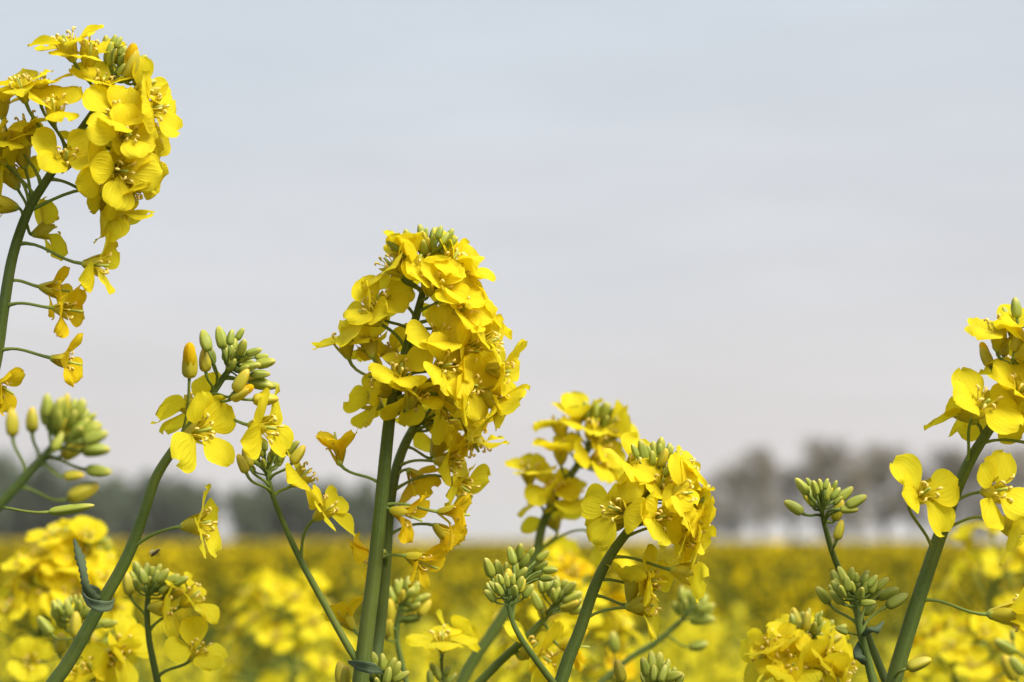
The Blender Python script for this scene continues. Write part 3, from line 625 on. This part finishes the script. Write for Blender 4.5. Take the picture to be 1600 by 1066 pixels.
# ------------------------------------------------------------------ blurred plants at the front of the field
def mid_proto(seed):
    q = random.Random(seed); H = .42; V, F, U = tube_data(catmull([Vector((0, 0, 0)), Vector((q.uniform(-.02, .02), 0, .5)), Vector((q.uniform(-.03, .03), q.uniform(-.02, .02), .8)), Vector((q.uniform(-.05, .05), q.uniform(-.03, .03), 1.0))], 4), [.005-.00028*i for i in range(13)], 6)
    st = mesh('stem', V, F, STEM, uvs=U); tip = V[-1]; top = Vector((tip.x, tip.y, 1.0)); sub = Vector((tip.x*.75, tip.y*.75, .86))
    V, F, U = [], [], []
    nf = q.randint(18, 28)
    for i in range(nf):
        u = (i+.5)/nf; a = sub.lerp(top, u); ph = i*2.4+q.uniform(-.4, .4); L_ = (.034-.018*u)*q.uniform(.8, 1.15)
        d = Vector((math.cos(ph), math.sin(ph), .25+.5*u)).normalized(); c0 = a+d*L_; ax = (d+Vector((0, 0, q.uniform(-.3, .5)))).normalized(); m3 = frame(ax, q.uniform(0, 6))
        for k in range(4):
            r3 = m3 @ Matrix.Rotation(k*PI/2, 3, 'Z'); b = len(V); dz = q.uniform(-.002, .003)
            for (x, y, z) in ((.001, -.0008, 0), (.001, .0008, 0), (.005, .0042, .0012), (.005, -.0042, .0012), (.0095, .0026, dz), (.0095, -.0026, dz)): V.append(c0+r3 @ Vector((x, y, z))); U.append((y*100+.5, x*100))
            F += [(b, b+3, b+2, b+1), (b+3, b+5, b+4, b+2)]
    fc = mesh('flower_cluster', V, F, PETAL, uvs=U)
    V, F, U = [], [], []
    for i in range(16):
        th = 1.2*((i+.5)/16)**.5; ph = i*2.4; d = Vector((math.sin(th)*math.cos(ph), math.sin(th)*math.sin(ph), math.cos(th)))
        lathe(V, F, U, [(.0005, 0), (.0014, .0015), (.0013, .0035), (.0004, .0052)], 5, 0, Matrix.Translation(top+d*.007) @ frame(d).to_4x4())
    bc = mesh('bud_cluster', V, F, BUD, uvs=U)
    V, F, U = [], [], []
    for i in range(5):
        a = q.uniform(0, 6.28); z = q.uniform(.35, .82); b = len(V); d = Vector((math.cos(a), math.sin(a), 0)); s_ = Vector((-math.sin(a), math.cos(a), 0)); Ll = q.uniform(.05, .11)
        for k, w in enumerate((.006, .014, .012, .002)):
            c0 = Vector((0, 0, z))+d*Ll*k/3+Vector((0, 0, Ll*(.5*k/3-.5*(k/3)**2))); V += [c0-s_*w, c0+s_*w]; U += [(0, k/3), (1, k/3)]
        F += [(b+2*k, b+2*k+1, b+2*k+3, b+2*k+2) for k in range(3)]
    lf = mesh('leaves', V, F, LEAF, uvs=U)
    return st, fc, bc, lf
PROT = [mid_proto(s) for s in range(5)]
qm = random.Random(99); placed = []
tries = 0
while len(placed) < 55 and tries < 5000:
    tries += 1
    y = 1.75+2.6*qm.random()**.75; x = qm.uniform(-.235, .235)*y+qm.uniform(-.08, .08)
    if any((x-a)**2+(y-b)**2 < .12**2 for a, b in placed): continue
    placed.append((x, y))
for i, (x, y) in enumerate(placed):
    h = CAM_Z-(.135+qm.gauss(0, .022)) - .02*max(0, 2.2-y)
    r = bpy.data.objects.new('rapeseed_plant', None); C.objects.link(r); r.location = (x, y, 0); r.rotation_euler = (0, 0, qm.uniform(0, 6.3)); r.scale = (1, 1, h)
    r['label'] = 'out-of-focus rapeseed plant with small yellow flower head in the front rows of field'; r['category'] = 'plant'; r['group'] = 'blurred rapeseed plants at the front of the field'
    for nm, me in zip(('stem', 'flower_cluster', 'bud_cluster', 'leaf_cluster'), qm.choice(PROT)):
        o = add(nm, me, r)
        if nm != 'stem': o['kind'] = 'stuff'

# ------------------------------------------------------------------ the rest of the field: one mass nobody could count
rg = np.random.default_rng(5)
def field_quads(n, rmin, rmax, hw, power, count, spread, size, ztop, depth, greenfrac):
    """n clumps between two distances, each of count petal-sized quads; returns verts, quads, material"""
    u = rg.random(n); y = (rmin**power+(rmax**power-rmin**power)*u)**(1/power)
    x = rg.uniform(-1, 1, n)*(hw*y+1.2)
    top = ztop+rg.normal(0, .035, n)+.03*np.sin(x*.9+y*.6)*np.sin(y*.35-x*.4)
    cx = np.repeat(x, count); cy = np.repeat(y, count); ct = np.repeat(top, count); N_ = n*count
    g = rg.random(N_) < greenfrac
    rad = np.sqrt(rg.random(N_))*spread; ph = rg.uniform(0, 2*PI, N_)
    cz = ct-rg.random(N_)**1.2*depth-np.where(g, depth*.2, 0)
    P = np.stack([cx+rad*np.cos(ph), cy+rad*np.sin(ph), cz], 1)
    nr = rg.normal(0, 1, (N_, 3)); nr[:, 2] = np.abs(nr[:, 2])+.35; nr /= np.linalg.norm(nr, axis=1)[:, None]
    t = np.cross(nr, rg.normal(0, 1, (N_, 3))); t /= np.linalg.norm(t, axis=1)[:, None]; b = np.cross(nr, t)
    s = size*rg.uniform(.6, 1.2, N_)[:, None]; sg = np.where(g, 1.5, 1.0)[:, None]*s
    Q = np.stack([P-t*sg, P-b*s*.75, P+t*sg, P+b*s*.75], 1).reshape(-1, 3)
    return Q, g.astype(np.int32)
sets = [field_quads(1300, 3.9, 9, .30, 2, 64, .034, .0085, CAM_Z-.125, .28, .84),
        field_quads(7000, 8.5, 32, .30, 1.8, 24, .06, .016, CAM_Z-.128, .30, .84),
        field_quads(16000, 30, 185, .32, 1.35, 12, .35, .06, CAM_Z-.13, .34, .84)]
Q = np.concatenate([a for a, b in sets]); MI = np.concatenate([b for a, b in sets]); nq = len(MI)
me = bpy.data.meshes.new('rapeseed_field'); me.vertices.add(nq*4); me.vertices.foreach_set('co', Q.ravel().astype(np.float32))
me.loops.add(nq*4); me.loops.foreach_set('vertex_index', np.arange(nq*4, dtype=np.int32)); me.polygons.add(nq)
me.polygons.foreach_set('loop_start', np.arange(0, nq*4, 4, dtype=np.int32)); me.polygons.foreach_set('loop_total', np.full(nq, 4, dtype=np.int32))
FP = leafy('field_petal', (.84, .58, .002), (.92, .66, .006), .25, (1, .96, .6), .7, veins=False, spec=0)
FG = leafy('field_leaf', (.05, .065, .008), (.085, .09, .010), .15, (1, 1, .5), .8, veins=False, spec=0)
me.materials.append(FP); me.materials.append(FG); me.polygons.foreach_set('material_index', MI); me.update(); me.validate()
fo = add('rapeseed_field', me); fo['kind'] = 'stuff'; fo['label'] = 'yellow flowering rapeseed field stretching to the tree line'; fo['category'] = 'field'
# dense leafy understorey under the flowers
nx, ny = 60, 90; ys = [3.0*(190/3.0)**(j/(ny-1)) for j in range(ny)]
V = []; qz = random.Random(3)
for yy in ys:
    for i in range(nx): V.append(Vector(((-1+2*i/(nx-1))*(.34*yy+2), yy, CAM_Z-.27+qz.uniform(-.05, .035))))
F = [(j*nx+i, j*nx+i+1, (j+1)*nx+i+1, (j+1)*nx+i) for j in range(ny-1) for i in range(nx-1)]
m, n, l, p, out = base_mat('understorey'); tcn = n.new('ShaderNodeTexCoord')
c = rgbmix(n, l, ramp01(n, l, noise(n, l, 9, 5, tcn.outputs['Object']), .4, .6), (.05, .075, .018), (.16, .14, .01)); l.new(c, p.inputs['Base Color']); p.inputs['Roughness'].default_value = .9; p.inputs['Specular IOR Level'].default_value = 0
uo = add('field_understorey', mesh('field_understorey', V, F, m)); uo['kind'] = 'stuff'; uo['label'] = 'dense green leaves and stalks under the field flowers'; uo['category'] = 'field'

# ------------------------------------------------------------------ trees along the far edge
BARK = plain('bark', (.085, .075, .065), .9, .4, 3)
def crown_mat(name, ca, cb):
    m, n, l, p, out = base_mat(name); tcn = n.new('ShaderNodeTexCoord'); oi = n.new('ShaderNodeObjectInfo')
    c = rgbmix(n, l, ramp01(n, l, noise(n, l, .8, 3, tcn.outputs['Object']), .35, .65), ca, cb); l.new(c, p.inputs['Base Color']); p.inputs['Roughness'].default_value = .7
    t = n.new('ShaderNodeBsdfTranslucent'); l.new(c, t.inputs[0]); ms = n.new('ShaderNodeMixShader'); ms.inputs[0].default_value = .2
    l.new(p.outputs[0], ms.inputs[1]); l.new(t.outputs[0], ms.inputs[2]); l.new(ms.outputs[0], out.inputs[0]); return m
SPRING = crown_mat('spring_twigs', (.13, .10, .05), (.20, .155, .075))
EVER = crown_mat('hedge_leaves', (.06, .08, .04), (.10, .125, .06))
def tree_proto(seed, H, wid, trunk, leaves, lsize, mat, nbr, low=.26):
    q = random.Random(seed); V, F, U = [], [], []
    top = Vector((q.uniform(-.3, .3), q.uniform(-.3, .3), H*.9)); ax = catmull([Vector((0, 0, -.2)), Vector((q.uniform(-.15, .15), 0, H*.3)), Vector((q.uniform(-.3, .3), q.uniform(-.2, .2), H*.6)), top], 5)
    tube_data(ax, [trunk*(1-.9*(i/(len(ax)-1))**1.1) for i in range(len(ax))], 7, True, V, F, U); tr = mesh('trunk', V, F, BARK, uvs=U)
    V, F, U = [], [], []; tips = []
    for i in range(nbr):
        u = low+(.94-low)*(i/nbr); a = ax[min(len(ax)-1, int(u*(len(ax)-1)))]; ph = i*2.4+q.uniform(-.5, .5)
        Lb = wid*(1.15-.75*abs(u-.5)*1.6)*q.uniform(.6, 1.1); d = Vector((math.cos(ph), math.sin(ph), q.uniform(.7, 1.5))).normalized()
        b = a+d*Lb*.5+Vector((q.uniform(-.2, .2), q.uniform(-.2, .2), 0)); c0 = a+d*Lb+Vector((0, 0, Lb*.2))
        pts = catmull([a, b, c0], 3); tube_data(pts, [trunk*.32*(1-u*.5)*(1-.85*k/6) for k in range(7)], 5, True, V, F, U); tips += [(b, .55), (c0, .9)]
        for k in range(4):
            a2 = pts[q.randint(2, 5)]; d2 = Vector((math.cos(ph+q.uniform(-1.2, 1.2)), math.sin(ph+q.uniform(-1.2, 1.2)), q.uniform(.4, 1.6))).normalized(); c2 = a2+d2*Lb*q.uniform(.3, .55)
            tube_data([a2, a2.lerp(c2, .5)+Vector((0, 0, .08)), c2], [trunk*.12, trunk*.08, trunk*.03], 4, True, V, F, U); tips.append((c2, .8))
    br = mesh('branches', V, F, BARK, uvs=U)
    V, F = [], []
    for i in range(leaves):
        c0, r0 = q.choice(tips); rr = r0*wid*.36*q.random()**.5; ph = q.uniform(0, 6.28); cz = q.uniform(-1, 1); sr = math.sqrt(1-cz*cz)
        p0 = c0+Vector((sr*math.cos(ph), sr*math.sin(ph), cz))*rr; t = Vector((q.gauss(0, 1), q.gauss(0, 1), q.gauss(0, 1))).normalized(); b_ = t.orthogonal().normalized()
        s_ = lsize*q.uniform(.5, 1.2); b0 = len(V); V += [p0-t*s_, p0-b_*s_*.5, p0+t*s_, p0+b_*s_*.5]; F.append((b0, b0+1, b0+2, b0+3))
    cr_ = mesh('crown', V, F, mat, smooth=False)
    return tr, br, cr_
TP = [tree_proto(50+i, 10, 2.5, .22, 4200, .15, SPRING, 30, .13+.05*i) for i in range(4)]
BP = [tree_proto(70+i, 5.6, 2.6, .16, 3600, .28, EVER, 30, .03) for i in range(3)]
def tree(proto, px, d, topy, label, group, sx_=1.0, name='tree', rz=0):
    P0 = at(px, 840, d); r = bpy.data.objects.new(name, None); C.objects.link(r); r.location = (P0.x, P0.y, 0)
    H = (at(px, topy, d).z); hp = 10 if proto in TP else 5.6
    r.scale = (sx_*H/hp, sx_*H/hp, H/hp); r.rotation_euler = (0, 0, rz); r['label'] = label; r['category'] = 'tree'; r['group'] = group
    for nm, me_ in zip(('trunk', 'branches', 'crown'), proto): add(nm, me_, r)
rt = [(1105, 760, 'faint low tree at the left end of the right-hand row of bare trees'), (1142, 722, 'second tree from the left in the right-hand row of bare trees'), (1190, 695, 'bare tree left of the upper bud head, blurred on the skyline'),
      (1238, 726, 'bare tree directly behind the upper bud head, blurred'), (1295, 680, 'tallest brown-green tree on the skyline, just right of the upper bud head'), (1335, 724, 'blurred bare tree right of the tallest skyline tree'),
      (1382, 690, 'bare tree with dark trunk behind the left flower of the right-edge plant'), (1430, 728, 'blurred bare tree just left of the thick right stem'), (1478, 695, 'blurred bare tree directly behind the thick right stem'), (1525, 698, 'blurred bare tree just right of the thick right stem'),
      (1585, 690, 'blurred bare tree at the right frame edge'), (1640, 700, 'bare tree beyond the right frame edge')]
for i, (px, ty, lb) in enumerate(rt):
    if px > 1620: lb = 'last bare tree at the right-hand end of the skyline row'
    tree(TP[i % 4], px, 225+6*math.sin(i*2.1), ty-4, lb, 'bare trees along the right skyline', 1.15+.3*math.sin(i*2.3), rz=i*1.3)
lt = [(-25, 730, 'tall grey-green tree at the left frame edge'), (35, 738, 'tall dark tree behind the near bud head at left'), (95, 755, 'dark bush behind the near bud head, right of the tall tree'), (150, 764, 'dark bush between near bud head and curved stem'),
      (205, 762, 'dark bush directly behind the curved stem'), (258, 762, 'dark bush right of the curved stem'), (305, 772, 'lowest dark bush, last before the gap in the hedge'), (392, 778, 'dark bush just right of the gap in the hedge'),
      (440, 764, 'dark bush behind the thin branch left of centre'), (492, 768, 'dark bush right of the thin branch'), (545, 770, 'dark bush just left of the central stems'), (598, 790, 'dark bush behind the two central stems')]
for i, (px, ty, lb) in enumerate(lt): tree(BP[i % 3], px, 205+5*math.sin(i*1.7), ty, lb, 'dark hedge trees along the left skyline', 1.15, 'hedge_tree', rz=i*2.1)

# ------------------------------------------------------------------ the hazy air of the day
hv = bpy.data.materials.new('haze_air'); hv.use_nodes = True; hn = hv.node_tree.nodes; hn.remove(hn['Principled BSDF'])
pv = hn.new('ShaderNodeVolumePrincipled'); pv.inputs['Color'].default_value = (.96, .95, .94, 1); pv.inputs['Density'].default_value = .00035; pv.inputs['Anisotropy'].default_value = .2
hv.node_tree.links.new(pv.outputs[0], hn['Material Output'].inputs['Volume'])
x0, x1, y0, y1, z0, z1 = -620, 620, -60, 1520, -1, 16
V = [Vector(v) for v in ((x0, y0, z0), (x1, y0, z0), (x1, y1, z0), (x0, y1, z0), (x0, y0, z1), (x1, y0, z1), (x1, y1, z1), (x0, y1, z1))]
ho = add('haze', mesh('haze', V, [(3, 2, 1, 0), (4, 5, 6, 7), (0, 1, 5, 4), (1, 2, 6, 5), (2, 3, 7, 6), (3, 0, 4, 7)], hv, smooth=False)); ho['kind'] = 'stuff'; ho['label'] = 'thin pale haze over the field'; ho['category'] = 'haze'
S.cycles.volume_bounces = 1
